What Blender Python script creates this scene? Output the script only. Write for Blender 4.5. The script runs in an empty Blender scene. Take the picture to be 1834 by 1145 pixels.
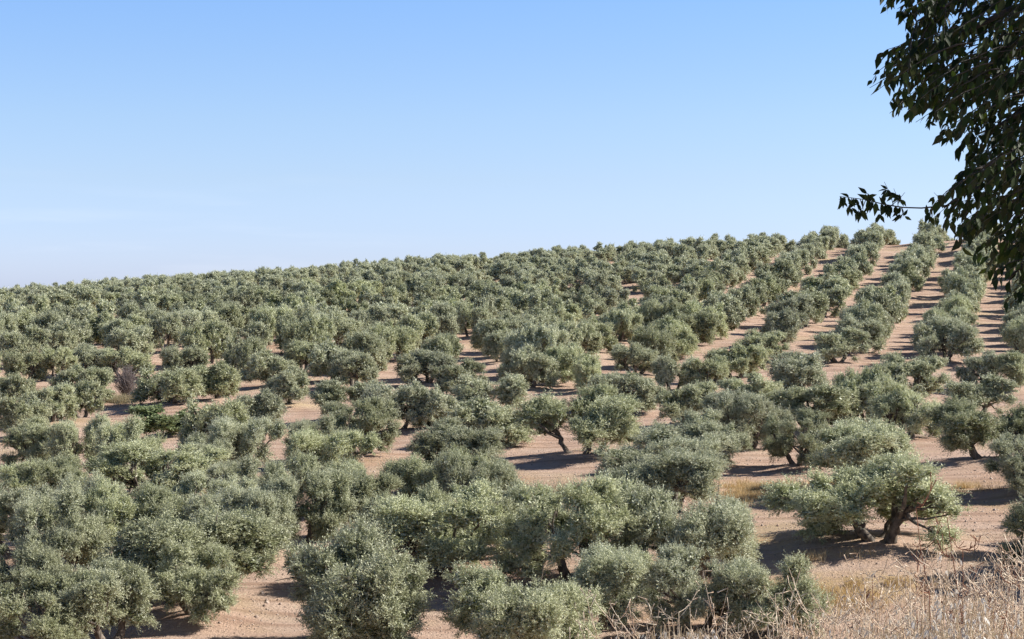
import bpy, math, random
import numpy as np

# ------------------------------------------------------------------ camera, sky, sun, exposure
sc = bpy.context.scene
COL = sc.collection
F = 3300.0                       # focal length in photo pixels (1834 wide)
CX, CY, HORIZON = 917.0, 572.5, 530.0
PITCH = math.atan((HORIZON - CY) / F)      # slightly down

cam_data = bpy.data.cameras.new("camera")
cam = bpy.data.objects.new("camera", cam_data)
COL.objects.link(cam)
cam_data.sensor_width = 36.0
cam_data.lens = F / 1834.0 * 36.0
cam_data.clip_start = 0.1
cam_data.clip_end = 20000.0
cam.location = (0, 0, 0)
cam.rotation_euler = (math.radians(90) + PITCH, 0, 0)
sc.camera = cam

SUN_EL, SUN_AZ = 36.0, 84.0       # azimuth clockwise from +Y (view direction): from the right
w = bpy.data.worlds.new("World")
sc.world = w
w.use_nodes = True
nt = w.node_tree
nt.nodes.clear()
wo = nt.nodes.new("ShaderNodeOutputWorld")
bg = nt.nodes.new("ShaderNodeBackground")
sky = nt.nodes.new("ShaderNodeTexSky")
sky.sky_type = 'NISHITA'
sky.sun_disc = False
sky.sun_elevation = math.radians(SUN_EL)
sky.sun_rotation = math.radians(SUN_AZ)
sky.altitude = 400
sky.air_density = 1.0
sky.dust_density = 0.6
sky.ozone_density = 2.2
# colour of this day's air by height above the horizon, and a few thin cirrus streaks low on the left
RAMP = [(0.0075, (0.436, 0.504, 0.835)), (0.036, (0.419, 0.474, 0.722)), (0.063, (0.434, 0.465, 0.625)), (0.095, (0.442, 0.478, 0.605)), (0.128, (0.428, 0.482, 0.618)), (0.16, (0.412, 0.491, 0.645))]
RAMP += [(0.24, (0.36, 0.42, 0.54)), (0.50, (0.17, 0.20, 0.26))]
tc = nt.nodes.new("ShaderNodeTexCoord")
sx = nt.nodes.new("ShaderNodeSeparateXYZ")
nt.links.new(tc.outputs["Generated"], sx.inputs[0])
mr_ = nt.nodes.new("ShaderNodeMapRange"); mr_.inputs[1].default_value = 0.0; mr_.inputs[2].default_value = 0.6
nt.links.new(sx.outputs["Z"], mr_.inputs[0])
cr_ = nt.nodes.new("ShaderNodeValToRGB"); cr_.color_ramp.interpolation = 'LINEAR'
while len(cr_.color_ramp.elements) < len(RAMP): cr_.color_ramp.elements.new(0.5)
for e_, (z_, c_) in zip(cr_.color_ramp.elements, RAMP):
    e_.position = z_ / 0.6; e_.color = (*c_, 1)
nt.links.new(mr_.outputs[0], cr_.inputs[0])
mu_ = nt.nodes.new("ShaderNodeMix"); mu_.data_type = 'RGBA'; mu_.blend_type = 'MULTIPLY'; mu_.inputs[0].default_value = 1.0
nt.links.new(sky.outputs[0], mu_.inputs[6]); nt.links.new(cr_.outputs[0], mu_.inputs[7])
mp_ = nt.nodes.new("ShaderNodeMapping"); mp_.inputs["Scale"].default_value = (9, 9, 95); mp_.inputs["Rotation"].default_value = (0, 0.05, 0)
nt.links.new(tc.outputs["Generated"], mp_.inputs[0])
cn_ = nt.nodes.new("ShaderNodeTexNoise"); cn_.inputs["Scale"].default_value = 1.0; cn_.inputs["Detail"].default_value = 5
nt.links.new(mp_.outputs[0], cn_.inputs["Vector"])
c2_ = nt.nodes.new("ShaderNodeMapRange"); c2_.inputs[1].default_value = 0.5; c2_.inputs[2].default_value = 0.75; c2_.inputs[4].default_value = 0.12
nt.links.new(cn_.outputs[0], c2_.inputs[0])
c3_ = nt.nodes.new("ShaderNodeMapRange"); c3_.inputs[1].default_value = 0.075; c3_.inputs[2].default_value = 0.03
nt.links.new(sx.outputs["Z"], c3_.inputs[0])
c4_ = nt.nodes.new("ShaderNodeMapRange"); c4_.inputs[1].default_value = -0.02; c4_.inputs[2].default_value = -0.12
nt.links.new(sx.outputs["X"], c4_.inputs[0])
p1_ = nt.nodes.new("ShaderNodeMath"); p1_.operation = 'MULTIPLY'; p2_ = nt.nodes.new("ShaderNodeMath"); p2_.operation = 'MULTIPLY'
nt.links.new(c2_.outputs[0], p1_.inputs[0]); nt.links.new(c3_.outputs[0], p1_.inputs[1])
nt.links.new(p1_.outputs[0], p2_.inputs[0]); nt.links.new(c4_.outputs[0], p2_.inputs[1])
cm_ = nt.nodes.new("ShaderNodeMix"); cm_.data_type = 'RGBA'; cm_.inputs[7].default_value = (3.9, 4.0, 4.3, 1)
nt.links.new(p2_.outputs[0], cm_.inputs[0]); nt.links.new(mu_.outputs[2], cm_.inputs[6])
vs_ = nt.nodes.new("ShaderNodeVectorMath"); vs_.operation = 'SCALE'; vs_.inputs["Scale"].default_value = 2.57
nt.links.new(cm_.outputs[2], vs_.inputs[0])
nt.links.new(vs_.outputs[0], bg.inputs[0])
bg.inputs[1].default_value = 0.07
nt.links.new(bg.outputs[0], wo.inputs[0])

sd = bpy.data.lights.new("sun", 'SUN')
sd.energy = 5.0
sd.angle = math.radians(0.5)
sd.color = (1.0, 0.95, 0.87)
sun = bpy.data.objects.new("sun", sd)
COL.objects.link(sun)
az, el = math.radians(SUN_AZ), math.radians(SUN_EL)
from mathutils import Vector, Matrix
sdir = Vector((math.sin(az) * math.cos(el), math.cos(az) * math.cos(el), math.sin(el)))
sun.rotation_euler = sdir.to_track_quat('Z', 'Y').to_euler()
sc.view_settings.view_transform = 'Standard'
sc.view_settings.look = 'None'
sc.view_settings.exposure = 0.70
sc.view_settings.gamma = 1.0
sc.cycles.max_bounces = 6
sc.cycles.diffuse_bounces = 3
sc.cycles.glossy_bounces = 2
sc.cycles.transmission_bounces = 3
sc.cycles.transparent_max_bounces = 4

RS = np.random.RandomState

# ------------------------------------------------------------------ helpers
def mesh_obj(name, V, faces, mat, parent=None, attr=None, smooth=False):
    """faces: list of (n,k) int arrays; attr: list of matching per-face float arrays"""
    me = bpy.data.meshes.new(name)
    V = np.asarray(V, dtype=np.float32)
    me.vertices.add(len(V))
    me.vertices.foreach_set("co", V.ravel())
    loops = np.concatenate([f.ravel() for f in faces]).astype(np.int32)
    tot = np.concatenate([np.full(len(f), f.shape[1], dtype=np.int32) for f in faces])
    st = np.concatenate([[0], np.cumsum(tot)[:-1]]).astype(np.int32)
    me.loops.add(len(loops))
    me.loops.foreach_set("vertex_index", loops)
    me.polygons.add(len(tot))
    me.polygons.foreach_set("loop_start", st)
    me.polygons.foreach_set("loop_total", tot)
    if smooth:
        me.polygons.foreach_set("use_smooth", np.ones(len(tot), dtype=bool))
    if attr is not None:
        a = me.attributes.new("vary", 'FLOAT', 'FACE')
        a.data.foreach_set("value", np.concatenate(attr).astype(np.float32))
    me.update(calc_edges=True)
    me.materials.append(mat)
    o = bpy.data.objects.new(name, me)
    COL.objects.link(o)
    if parent: o.parent = parent
    return o

def empty(name, loc, rz=0.0):
    o = bpy.data.objects.new(name, None)
    COL.objects.link(o)
    o.empty_display_size = 0.3
    o.location = loc
    o.rotation_euler = (0, 0, rz)
    return o

def tag(o, label=None, cat=None, group=None, kind=None):
    if label: o["label"] = label
    if cat: o["category"] = cat
    if group: o["group"] = group
    if kind: o["kind"] = kind
    return o

def vnoise(x, y, s, seed=0):
    """smooth value noise in [-1,1], numpy"""
    r = RS(seed).rand(64, 64) * 2 - 1
    u = x / s; v = y / s
    iu = np.floor(u).astype(int); iv = np.floor(v).astype(int)
    fu = u - iu; fv = v - iv
    fu = fu * fu * (3 - 2 * fu); fv = fv * fv * (3 - 2 * fv)
    g = lambda a, b: r[a % 64, b % 64]
    return ((g(iu, iv) * (1 - fu) + g(iu + 1, iv) * fu) * (1 - fv) +
            (g(iu, iv + 1) * (1 - fu) + g(iu + 1, iv + 1) * fu) * fv)

class Tubes:
    """collects tapered tubes into one mesh"""
    def __init__(s): s.V = []; s.F = []; s.n = 0
    def add(s, P, R, k=7, seed=0, bump=0.0):
        P = np.asarray(P, float); R = np.asarray(R, float)
        rs = RS(seed)
        T = np.gradient(P, axis=0); T /= np.linalg.norm(T, axis=1)[:, None] + 1e-9
        up = np.array([0.13, 0.21, 0.97]) if abs(T[0][2]) < 0.9 else np.array([1.0, 0.1, 0])
        rings = []
        for p, t, r in zip(P, T, R):
            a = np.cross(t, up); a /= np.linalg.norm(a) + 1e-9
            b = np.cross(t, a)
            th = np.arange(k) * 2 * math.pi / k
            rr = r * (1 + bump * (rs.rand(k) * 2 - 1))
            rings.append(p + (np.cos(th) * rr)[:, None] * a + (np.sin(th) * rr)[:, None] * b)
        m = len(P)
        s.V.append(np.concatenate(rings))
        i = np.arange(m - 1)[:, None] * k; j = np.arange(k)[None, :]; j2 = (j + 1) % k
        q = np.stack([i + j, i + j2, i + k + j2, i + k + j], -1).reshape(-1, 4) + s.n
        s.F.append(q)
        s.n += m * k
    def build(s, name, mat, parent=None):
        return mesh_obj(name, np.concatenate(s.V), [np.concatenate(s.F)], mat, parent, smooth=True)

def curve(p0, p1, bend, n=7, seed=0, wob=0.0):
    p0 = np.asarray(p0, float); p1 = np.asarray(p1, float); rs = RS(seed)
    t = np.linspace(0, 1, n)[:, None]
    P = p0 * (1 - t) + p1 * t + np.asarray(bend, float) * (4 * t * (1 - t))
    w_ = (rs.rand(n, 3) * 2 - 1) * wob; w_[0] = 0; w_[-1] = 0
    return P + w_

# ------------------------------------------------------------------ materials
def new_mat(name):
    m = bpy.data.materials.new(name); m.use_nodes = True
    n = m.node_tree; n.nodes.clear()
    out = n.nodes.new("ShaderNodeOutputMaterial")
    return m, n, out

def leaf_mat(name, c_lo, c_hi, c_back, rough, transl, tree_var=0.25, spec=0.4, c_mid=None):
    m, n, out = new_mat(name)
    N = n.nodes.new; L = n.links.new
    at_ = N("ShaderNodeAttribute"); at_.attribute_name = "vary"
    mix = N("ShaderNodeMix"); mix.data_type = 'RGBA'
    mix.inputs[6].default_value = (*c_lo, 1); mix.inputs[7].default_value = (*c_hi, 1)
    L(at_.outputs["Fac"], mix.inputs[0])
    if c_mid:
        rp = N("ShaderNodeValToRGB"); e = rp.color_ramp.elements
        e[0].color = (*c_lo, 1); e[1].color = (*c_hi, 1); em = e.new(0.5); em.color = (*c_mid, 1)
        L(at_.outputs["Fac"], rp.inputs[0]); L(rp.outputs[0], mix.inputs[6]); L(rp.outputs[0], mix.inputs[7])
    geo = N("ShaderNodeNewGeometry")
    mb = N("ShaderNodeMix"); mb.data_type = 'RGBA'
    L(geo.outputs["Backfacing"], mb.inputs[0])
    L(mix.outputs[2], mb.inputs[6]); mb.inputs[7].default_value = (*c_back, 1)
    oi = N("ShaderNodeObjectInfo")
    hsv = N("ShaderNodeHueSaturation")
    L(mb.outputs[2], hsv.inputs["Color"])
    mr = N("ShaderNodeMapRange"); mr.inputs[3].default_value = 1 - tree_var; mr.inputs[4].default_value = 1 + tree_var
    L(oi.outputs["Random"], mr.inputs[0])
    mul = N("ShaderNodeMath"); mul.operation = 'MULTIPLY'; mul.inputs[1].default_value = 1.0
    L(mr.outputs[0], mul.inputs[0])
    L(mul.outputs[0], hsv.inputs["Value"])
    mr2 = N("ShaderNodeMapRange"); mr2.inputs[3].default_value = 1.04; mr2.inputs[4].default_value = 0.80
    sep = N("ShaderNodeMath"); sep.operation = 'FRACT'
    m7 = N("ShaderNodeMath"); m7.operation = 'MULTIPLY'; m7.inputs[1].default_value = 7.31
    L(oi.outputs["Random"], m7.inputs[0]); L(m7.outputs[0], sep.inputs[0]); L(sep.outputs[0], mr2.inputs[0])
    L(mr2.outputs[0], hsv.inputs["Saturation"])
    p = N("ShaderNodeBsdfPrincipled")
    L(hsv.outputs[0], p.inputs["Base Color"])
    p.inputs["Roughness"].default_value = rough
    p.inputs["Specular IOR Level"].default_value = spec
    tr = N("ShaderNodeBsdfTranslucent")
    hs2 = N("ShaderNodeHueSaturation"); hs2.inputs["Saturation"].default_value = 1.3; hs2.inputs["Value"].default_value = 1.0
    L(hsv.outputs[0], hs2.inputs["Color"]); L(hs2.outputs[0], tr.inputs[0])
    ms = N("ShaderNodeMixShader"); ms.inputs[0].default_value = transl
    L(p.outputs[0], ms.inputs[1]); L(tr.outputs[0], ms.inputs[2])
    L(ms.outputs[0], out.inputs[0])
    return m

def bark_mat(name, c1, c2, scale=9.0):
    m, n, out = new_mat(name)
    N = n.nodes.new; L = n.links.new
    tc = N("ShaderNodeTexCoord"); mp = N("ShaderNodeMapping"); mp.inputs["Scale"].default_value = (1, 1, 0.3)
    L(tc.outputs["Object"], mp.inputs[0])
    no = N("ShaderNodeTexNoise"); no.inputs["Scale"].default_value = scale; no.inputs["Detail"].default_value = 6
    L(mp.outputs[0], no.inputs["Vector"])
    cr = N("ShaderNodeValToRGB"); cr.color_ramp.elements[0].color = (*c1, 1); cr.color_ramp.elements[1].color = (*c2, 1)
    cr.color_ramp.elements[0].position = 0.35; cr.color_ramp.elements[1].position = 0.68
    L(no.outputs[0], cr.inputs[0])
    p = N("ShaderNodeBsdfPrincipled"); p.inputs["Roughness"].default_value = 0.9
    L(cr.outputs[0], p.inputs["Base Color"])
    b = N("ShaderNodeBump"); b.inputs["Strength"].default_value = 0.8; b.inputs["Distance"].default_value = 0.05
    L(no.outputs[0], b.inputs["Height"]); L(b.outputs[0], p.inputs["Normal"])
    L(p.outputs[0], out.inputs[0])
    return m

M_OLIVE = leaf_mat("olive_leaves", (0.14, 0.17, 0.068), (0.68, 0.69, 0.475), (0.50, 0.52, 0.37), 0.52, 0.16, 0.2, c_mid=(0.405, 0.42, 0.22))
M_BARK = bark_mat("olive_bark", (0.045, 0.036, 0.029), (0.23, 0.19, 0.15))
M_BRIGHT = leaf_mat("shrub_leaves", (0.12, 0.16, 0.07), (0.33, 0.38, 0.19), (0.28, 0.33, 0.18), 0.5, 0.2, 0.05)
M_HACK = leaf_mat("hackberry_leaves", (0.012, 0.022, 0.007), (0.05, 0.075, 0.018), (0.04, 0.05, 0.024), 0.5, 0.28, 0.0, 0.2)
M_HBARK = bark_mat("hackberry_bark", (0.03, 0.026, 0.024), (0.09, 0.08, 0.07), 14)
M_STRAW = leaf_mat("straw", (0.56, 0.44, 0.28), (0.88, 0.77, 0.57), (0.70, 0.58, 0.42), 0.7, 0.25, 0.0)
M_OAT = leaf_mat("oat_husk", (0.62, 0.55, 0.46), (0.86, 0.82, 0.74), (0.8, 0.75, 0.66), 0.5, 0.35, 0.0)
M_GOLD = leaf_mat("golden_grass", (0.52, 0.38, 0.19), (0.68, 0.53, 0.30), (0.6, 0.45, 0.24), 0.8, 0.25, 0.0)
M_PALEG = leaf_mat("pale_grass", (0.34, 0.29, 0.17), (0.46, 0.40, 0.25), (0.4, 0.34, 0.2), 0.8, 0.25, 0.0)
M_GREENG = leaf_mat("green_weeds", (0.10, 0.13, 0.04), (0.26, 0.27, 0.10), (0.2, 0.2, 0.08), 0.7, 0.25, 0.0)
M_STALK = bark_mat("red_stalk", (0.16, 0.06, 0.035), (0.36, 0.17, 0.10), 30)
M_WEED = bark_mat("dry_weed_stems", (0.50, 0.33, 0.22), (0.88, 0.77, 0.60), 25)
M_TWIG = bark_mat("grey_twigs", (0.15, 0.12, 0.11), (0.33, 0.27, 0.26), 8)

def ground_material():
    m, n, out = new_mat("orchard_soil")
    N = n.nodes.new; L = n.links.new
    geo = N("ShaderNodeNewGeometry")
    def noise(scale, detail=4, vec=None, rough=0.55):
        q = N("ShaderNodeTexNoise"); q.inputs["Scale"].default_value = scale
        q.inputs["Detail"].default_value = detail; q.inputs["Roughness"].default_value = rough
        L(vec or geo.outputs["Position"], q.inputs["Vector"]); return q
    def ramp(src, p0, c0, p1, c1):
        r = N("ShaderNodeValToRGB"); e = r.color_ramp.elements
        e[0].position = p0; e[0].color = (*c0, 1) if len(c0) == 3 else c0
        e[1].position = p1; e[1].color = (*c1, 1)
        L(src, r.inputs[0]); return r
    def mixc(f, a, b):
        q = N("ShaderNodeMix"); q.data_type = 'RGBA'
        if isinstance(f, float): q.inputs[0].default_value = f
        else: L(f, q.inputs[0])
        for s_, v in ((6, a), (7, b)):
            if isinstance(v, tuple): q.inputs[s_].default_value = (*v, 1)
            else: L(v, q.inputs[s_])
        return q.outputs[2]
    big = noise(0.045, 3)
    med = noise(0.5, 5)
    fine = noise(9.0, 6, rough=0.7)
    base = ramp(big.outputs[0], 0.35, (0.50, 0.335, 0.245), 0.65, (0.60, 0.44, 0.335)).outputs[0]
    base = mixc(ramp(med.outputs[0], 0.42, (0, 0, 0), 0.62, (1, 1, 1)).outputs[0], base, (0.57, 0.42, 0.325))
    # cross slope drag lines left by harrowing
    mp = N("ShaderNodeMapping"); mp.inputs["Scale"].default_value = (0.10, 1.3, 1.0); mp.inputs["Rotation"].default_value = (0, 0, 0.06)
    L(geo.outputs["Position"], mp.inputs[0])
    drag = noise(1.0, 4, mp.outputs[0])
    base = mixc(ramp(drag.outputs[0], 0.46, (0, 0, 0), 0.64, (0.8, 0.8, 0.8)).outputs[0], base, (0.35, 0.225, 0.16))
    # dry grass patches
    at_ = N("ShaderNodeAttribute"); at_.attribute_name = "dry"
    g2 = noise(1.3, 5, rough=0.65)
    mm = N("ShaderNodeMath"); mm.operation = 'MULTIPLY'
    L(at_.outputs["Fac"], mm.inputs[0]); L(ramp(g2.outputs[0], 0.36, (0.1, 0.1, 0.1), 0.55, (1, 1, 1)).outputs[0], mm.inputs[1])
    base = mixc(mm.outputs[0], base, (0.50, 0.35, 0.17))
    g3 = noise(0.16, 4)
    base = mixc(ramp(g3.outputs[0], 0.52, (0, 0, 0), 0.72, (0.7, 0.7, 0.7)).outputs[0], base, (0.54, 0.42, 0.25))
    # pebbles and clods
    vr = N("ShaderNodeTexVoronoi"); vr.inputs["Scale"].default_value = 4.0
    L(geo.outputs["Position"], vr.inputs["Vector"])
    base = mixc(ramp(fine.outputs[0], 0.54, (0, 0, 0), 0.70, (0.42, 0.42, 0.42)).outputs[0], base, (0.26, 0.17, 0.125))
    base = mixc(ramp(vr.outputs["Distance"], 0.06, (0.5, 0.5, 0.5), 0.16, (0, 0, 0)).outputs[0], base, (0.24, 0.16, 0.12))
    p = N("ShaderNodeBsdfPrincipled"); p.inputs["Roughness"].default_value = 0.95
    p.inputs["Specular IOR Level"].default_value = 0.15
    L(base, p.inputs["Base Color"])
    add = N("ShaderNodeMath"); add.operation = 'ADD'
    dm = N("ShaderNodeMath"); dm.operation = 'MULTIPLY'; dm.inputs[1].default_value = 2.2; L(drag.outputs[0], dm.inputs[0])
    L(fine.outputs[0], add.inputs[0]); L(dm.outputs[0], add.inputs[1])
    add2 = N("ShaderNodeMath"); add2.operation = 'ADD'
    L(add.outputs[0], add2.inputs[0]); L(med.outputs[0], add2.inputs[1])
    b = N("ShaderNodeBump"); b.inputs["Strength"].default_value = 0.7; b.inputs["Distance"].default_value = 0.22
    L(add2.outputs[0], b.inputs["Height"]); L(b.outputs[0], p.inputs["Normal"])
    L(p.outputs[0], out.inputs[0])
    return m

# ------------------------------------------------------------------ terrain
YL = [0, 6, 10, 15, 25, 40, 52, 60, 66, 76, 92, 106, 130, 155, 185, 215, 245, 288, 340, 450, 700, 4000]
ZL = [-1.7, -2.1, -3.0, -4.6, -8.2, -11.0, -11.9, -11.8, -11.2, -10.8, -10.6, -10.3, -8.9, -7.5, -5.2, -3.5, -2.6, -3.6, -8, -20, -34, -60]
YR = [0, 6, 10, 15, 25, 40, 50, 58, 70, 83, 98, 128, 150, 170, 210, 250, 275, 290, 300, 320, 450, 700, 4000]
ZR = [-1.7, -2.1, -3.0, -4.6, -7.8, -10.4, -10.9, -10.8, -9.5, -8.8, -8.35, -7.4, -6.3, -5.15, -2.16, 3.2, 7.8, 9.6, 9.2, 4.8, -12, -30, -60]
_T = np.concatenate([np.arange(0, 500, 1.0), np.arange(500, 4001, 50.0)])
def _tab(Y_, Z_):
    fine = np.interp(np.arange(-12, 520, 1.0), Y_, Z_)
    k = np.hanning(13); k /= k.sum()
    s = np.convolve(fine, k, mode='same')
    z = np.interp(_T, Y_, Z_)
    near = np.interp(_T[:495], np.arange(-12, 520, 1.0), s)
    wgt = np.clip((_T[:495] - 14) / 10, 0, 1) * np.clip((495 - _T[:495]) / 10, 0, 1)
    z[:495] = near * wgt + z[:495] * (1 - wgt)
    return z
TL, TR = _tab(YL, ZL), _tab(YR, ZR)
def ground_z(X, Y):
    X = np.asarray(X, float); Y = np.asarray(Y, float)
    hw = 0.278 * np.maximum(Y, 50)
    t = np.clip((X + hw) / (2 * hw), -0.12, 1.08)
    z = np.interp(Y, _T, TL) * (1 - t) + np.interp(Y, _T, TR) * t
    z = z + 1.1 * np.clip(1 - ((t - 0.36) / 0.40) ** 2, 0, 1) * np.clip((Y - 190) / 70, 0, 1) * np.clip((330 - Y) / 40, 0, 1) + 0.8 * (1 - t) * np.clip((Y - 200) / 50, 0, 1) * np.clip((330 - Y) / 40, 0, 1)
    far = np.clip((Y - 45) / 20, 0, 1)
    z = z + far * (0.22 * vnoise(X, Y, 11, 3) + 0.09 * vnoise(X, Y, 3.7, 4))
    return z
def project(X, Y, Z):
    c, s = math.cos(PITCH), math.sin(PITCH)
    d = Y * c + Z * s; v = -Y * s + Z * c
    return CX + F * X / d, CY - F * v / d
def ray(px, py):
    u = (px - CX) / F; v = (CY - py) / F
    c, s = math.cos(PITCH), math.sin(PITCH)
    return np.array([u, c - v * s, s + v * c])
def at(px, py, y0=48.0):
    d = ray(px, py); d = d / d[1]
    Ys = np.arange(y0, 330, 0.25)
    g = ground_z(d[0] * Ys, Ys)
    hit = np.nonzero(d[2] * Ys < g)[0]
    Y = Ys[hit[0]] if len(hit) else 300.0
    return d[0] * Y, Y

# ------------------------------------------------------------------ tree list
# crowns of the near and middle trees: photo x, photo y of the foot, crown width in px, photo y of the top
HAND = [
 (200,1175,190,1047),(48,1200,200,1078),(55,1100,165,1000),(340,1088,285,948),(628,1170,315,985),(930,1195,225,1098),
 (1085,1140,185,1012),(1042,1052,225,885),(928,996,150,885),(775,1040,235,900),(628,968,92,880),(530,998,160,865),
 (425,1012,125,912),(98,1045,150,905),(228,1012,150,890),(25,1003,165,898),(325,1005,110,928),(290,915,215,815),
 (430,928,120,852),(38,940,125,850),(112,935,115,850),
 (60,850,122,770),(30,790,100,735),(152,858,105,765),(225,868,105,768),(352,1120,105,1045),(350,882,100,808),(90,763,78,716),(148,757,62,703),
 (150,724,100,661),(22,742,75,697),(45,690,70,640),(103,685,64,627),(165,676,72,632),(225,682,88,638),
 (300,730,140,680),(390,722,112,655),(330,680,75,636),(385,815,125,735),(422,862,128,768),(470,780,110,720),
 (480,698,100,633),(520,730,84,665),(545,672,86,620),(635,700,108,635),(620,757,125,692),(716,778,118,692),
 (652,822,120,730),(575,878,150,790),(565,838,85,762),(780,776,62,710),(868,800,155,728),(890,747,135,677),
 (820,712,100,654),(763,693,104,633),(893,654,62,600),(950,700,102,632),(1015,692,88,622),(1040,822,208,700),
 (810,872,172,775),(770,918,145,832),(860,928,105,858),(1118,743,125,675),(1058,702,78,650),(1138,676,84,622),
 (1205,706,74,650),(1265,706,84,647),(1230,765,112,703),(1320,683,112,622),(1338,745,125,680),(1330,815,140,722),
 (1248,840,180,757),(1200,882,200,792),(1198,932,205,832),(1240,1048,200,908),(1240,1145,180,1025),(1372,1160,85,1045),
 (1440,706,150,637),(1625,722,125,640),(1455,777,150,705),(1560,772,115,665),(1620,792,150,705),(1430,842,110,755),
 (1562,886,205,780),(1770,832,200,738),(1745,753,135,685),(1762,700,75,645),(1818,702,90,645),(1838,888,95,800),
 (1574,980,325,840),(1868,1038,120,915),
 (1500,655,105,592),(1550,612,85,552),(1405,622,78,558),(1440,582,68,535),(1365,652,80,596),
 (480,1014,125,900),(385,965,112,885),(165,965,115,880),(590,925,85,850),(735,1000,100,905),
 (-60,880,110,800),(-70,1010,160,900),(-40,760,90,700),(-90,1120,170,1010),(1890,760,110,690),
 (2010,1045,260,900),(2085,1050,230,900),(2060,930,200,830),(1960,880,190,790),(2060,850,180,770),(1960,985,200,860),
]
trees = []     # dict(x,y,w,h,hand)
rs = RS(11)
for (px, py, wp, ty) in HAND:
    X, Y = at(px, py)
    w_ = min(max(wp * Y / F * (1.15 if Y < 112 else 1.03), 3.5), 8.0)
    h_ = min(max((py - ty) * Y / F * (1.12 if Y < 112 and px != 1040 else 0.98), 2.6), 4.9)
    trees.append(dict(x=X, y=Y, w=w_, h=h_, hand=True, px=px, py=py, row=None))
ROWX = 8.3
def blocked(X, Y):
    for t in trees:
        if t['hand'] and (t['x'] - X) ** 2 + ((t['y'] - Y) * 0.75) ** 2 < (2.4 + 0.3 * t['w']) ** 2: return True
    return False
GAPS = [(205,605,30,10),(385,600,25,10),(70,700,45,14),(260,745,45,12),(900,665,30,8),(1110,545,20,6),(1600,640,10,4)]
for k2 in range(-44, 16):
    k = k2 / 2; half = k2 % 2 == 1
    Yr = 130 + ((k2 // 2) % 2) * 2.3 + (3.1 if half else 0)
    while Yr < 309:
        Y = Yr
        X = 38.6 + ROWX * k + 0.285 * (Y - 165)
        px, _ = project(X, Y, float(ground_z(X, Y)))
        sm = 1 - 0.28 * float(np.interp(px, [1080, 1330], [1, 0])) * float(np.interp(Y, [170, 235], [0, 1]))
        Yr += 7.3 * sm ** 1.3
        if half and rs.rand() > 0.62 * (1 - sm) / 0.28: continue
        X += rs.uniform(-0.3, 0.3) * (1 + 3 * (1 - sm) / 0.28); Y += rs.uniform(-0.8, 0.8)
        z = float(ground_z(X, Y))
        px, py = project(X, Y, z)
        if px < -140 or px > 2060: continue
        # the near part is laid out from the photograph by hand
        lim = np.interp(px, [0, 300, 600, 1300, 1500, 1834], [686, 690, 700, 690, 662, 662])
        if py > lim: continue
        if blocked(X, Y): continue
        if any(abs(px - a) < c and abs(py - b) < d_ for a, b, c, d_ in GAPS): continue
        if rs.rand() < 0.03: continue
        w_ = 4.85 * rs.uniform(0.84, 1.12) * sm ** 0.8; h_ = 3.7 * rs.uniform(0.86, 1.14) * sm
        if Y > 270 and px > 1300: h_ *= 0.85
        trees.append(dict(x=X, y=Y, w=w_, h=h_, hand=False, px=px, py=py, row=k))

# ------------------------------------------------------------------ ground mesh
def axis(a0, a1, step, far0, far1, n):
    mid = np.arange(a0, a1 + 1e-6, step)
    lo = a0 - np.geomspace(step, a0 - far0, n)[::-1]
    hi = a1 + np.geomspace(step, far1 - a1, n)
    return np.concatenate([lo, mid, hi])
gx = axis(-95, 105, 0.55, -3500, 3500, 22)
gy = axis(46, 312, 0.5, -60, 4000, 26)
GX, GY = np.meshgrid(gx, gy)
GZ = ground_z(GX, GY)
MOUND = []
for t in trees:      # soil heaped round the feet of the trees
    ix = np.searchsorted(gx, [t['x'] - 4, t['x'] + 4]); iy = np.searchsorted(gy, [t['y'] - 4, t['y'] + 4])
    sl = (slice(iy[0], iy[1]), slice(ix[0], ix[1]))
    r2 = (GX[sl] - t['x']) ** 2 + (GY[sl] - t['y']) ** 2
    GZ[sl] += 0.32 * np.exp(-r2 / (0.42 * t['w']) ** 2)
PATCH = [(1370,886,95,20,1.0),(1700,872,90,10,.8),(1020,880,90,9,.9),(1440,1060,190,26,1.0),(1560,1045,170,14,.9),(60,708,75,8,.7),
         (212,716,30,7,.8),(900,860,60,12,.5),(1500,1000,200,9,.35),(700,870,50,8,.5),(650,830,60,12,.3),(1250,870,30,10,.3),
         (1370,975,60,22,.8),(1760,905,90,12,.6),(1350,1090,200,25,.9),(1480,800,40,6,.4),(1200,1030,60,30,.8),(1290,505,30,4,.6)]
PX, PY_ = project(GX, np.maximum(GY, 1), GZ)
DRY = np.zeros_like(GX)
PC = []
for (a, b, c, d_, s) in PATCH:
    X, Y = at(a, b)
    X2, _ = at(a + c, b); _, Y2 = at(a, b - d_)
    rx, ry = abs(X2 - X), abs(Y2 - Y)
    PC.append((X, Y, rx, ry, s))
    DRY = np.maximum(DRY, s * np.exp(-(((GX - X) / rx) ** 2 + ((GY - Y) / ry) ** 2)))
DRY = np.maximum(DRY, 0.9 * np.clip((46 - GY) / 10, 0, 1))
ny, nx = GX.shape
idx = np.arange(nx * ny).reshape(ny, nx)
quads = np.stack([idx[:-1, :-1], idx[:-1, 1:], idx[1:, 1:], idx[1:, :-1]], -1).reshape(-1, 4)
M_SOIL = ground_material()
g = mesh_obj("ground", np.stack([GX, GY, GZ], -1).reshape(-1, 3), [quads], M_SOIL, smooth=True)
da = g.data.attributes.new("dry", 'FLOAT', 'POINT')
da.data.foreach_set("value", DRY.ravel().astype(np.float32))
tag(g, kind="structure")
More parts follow.
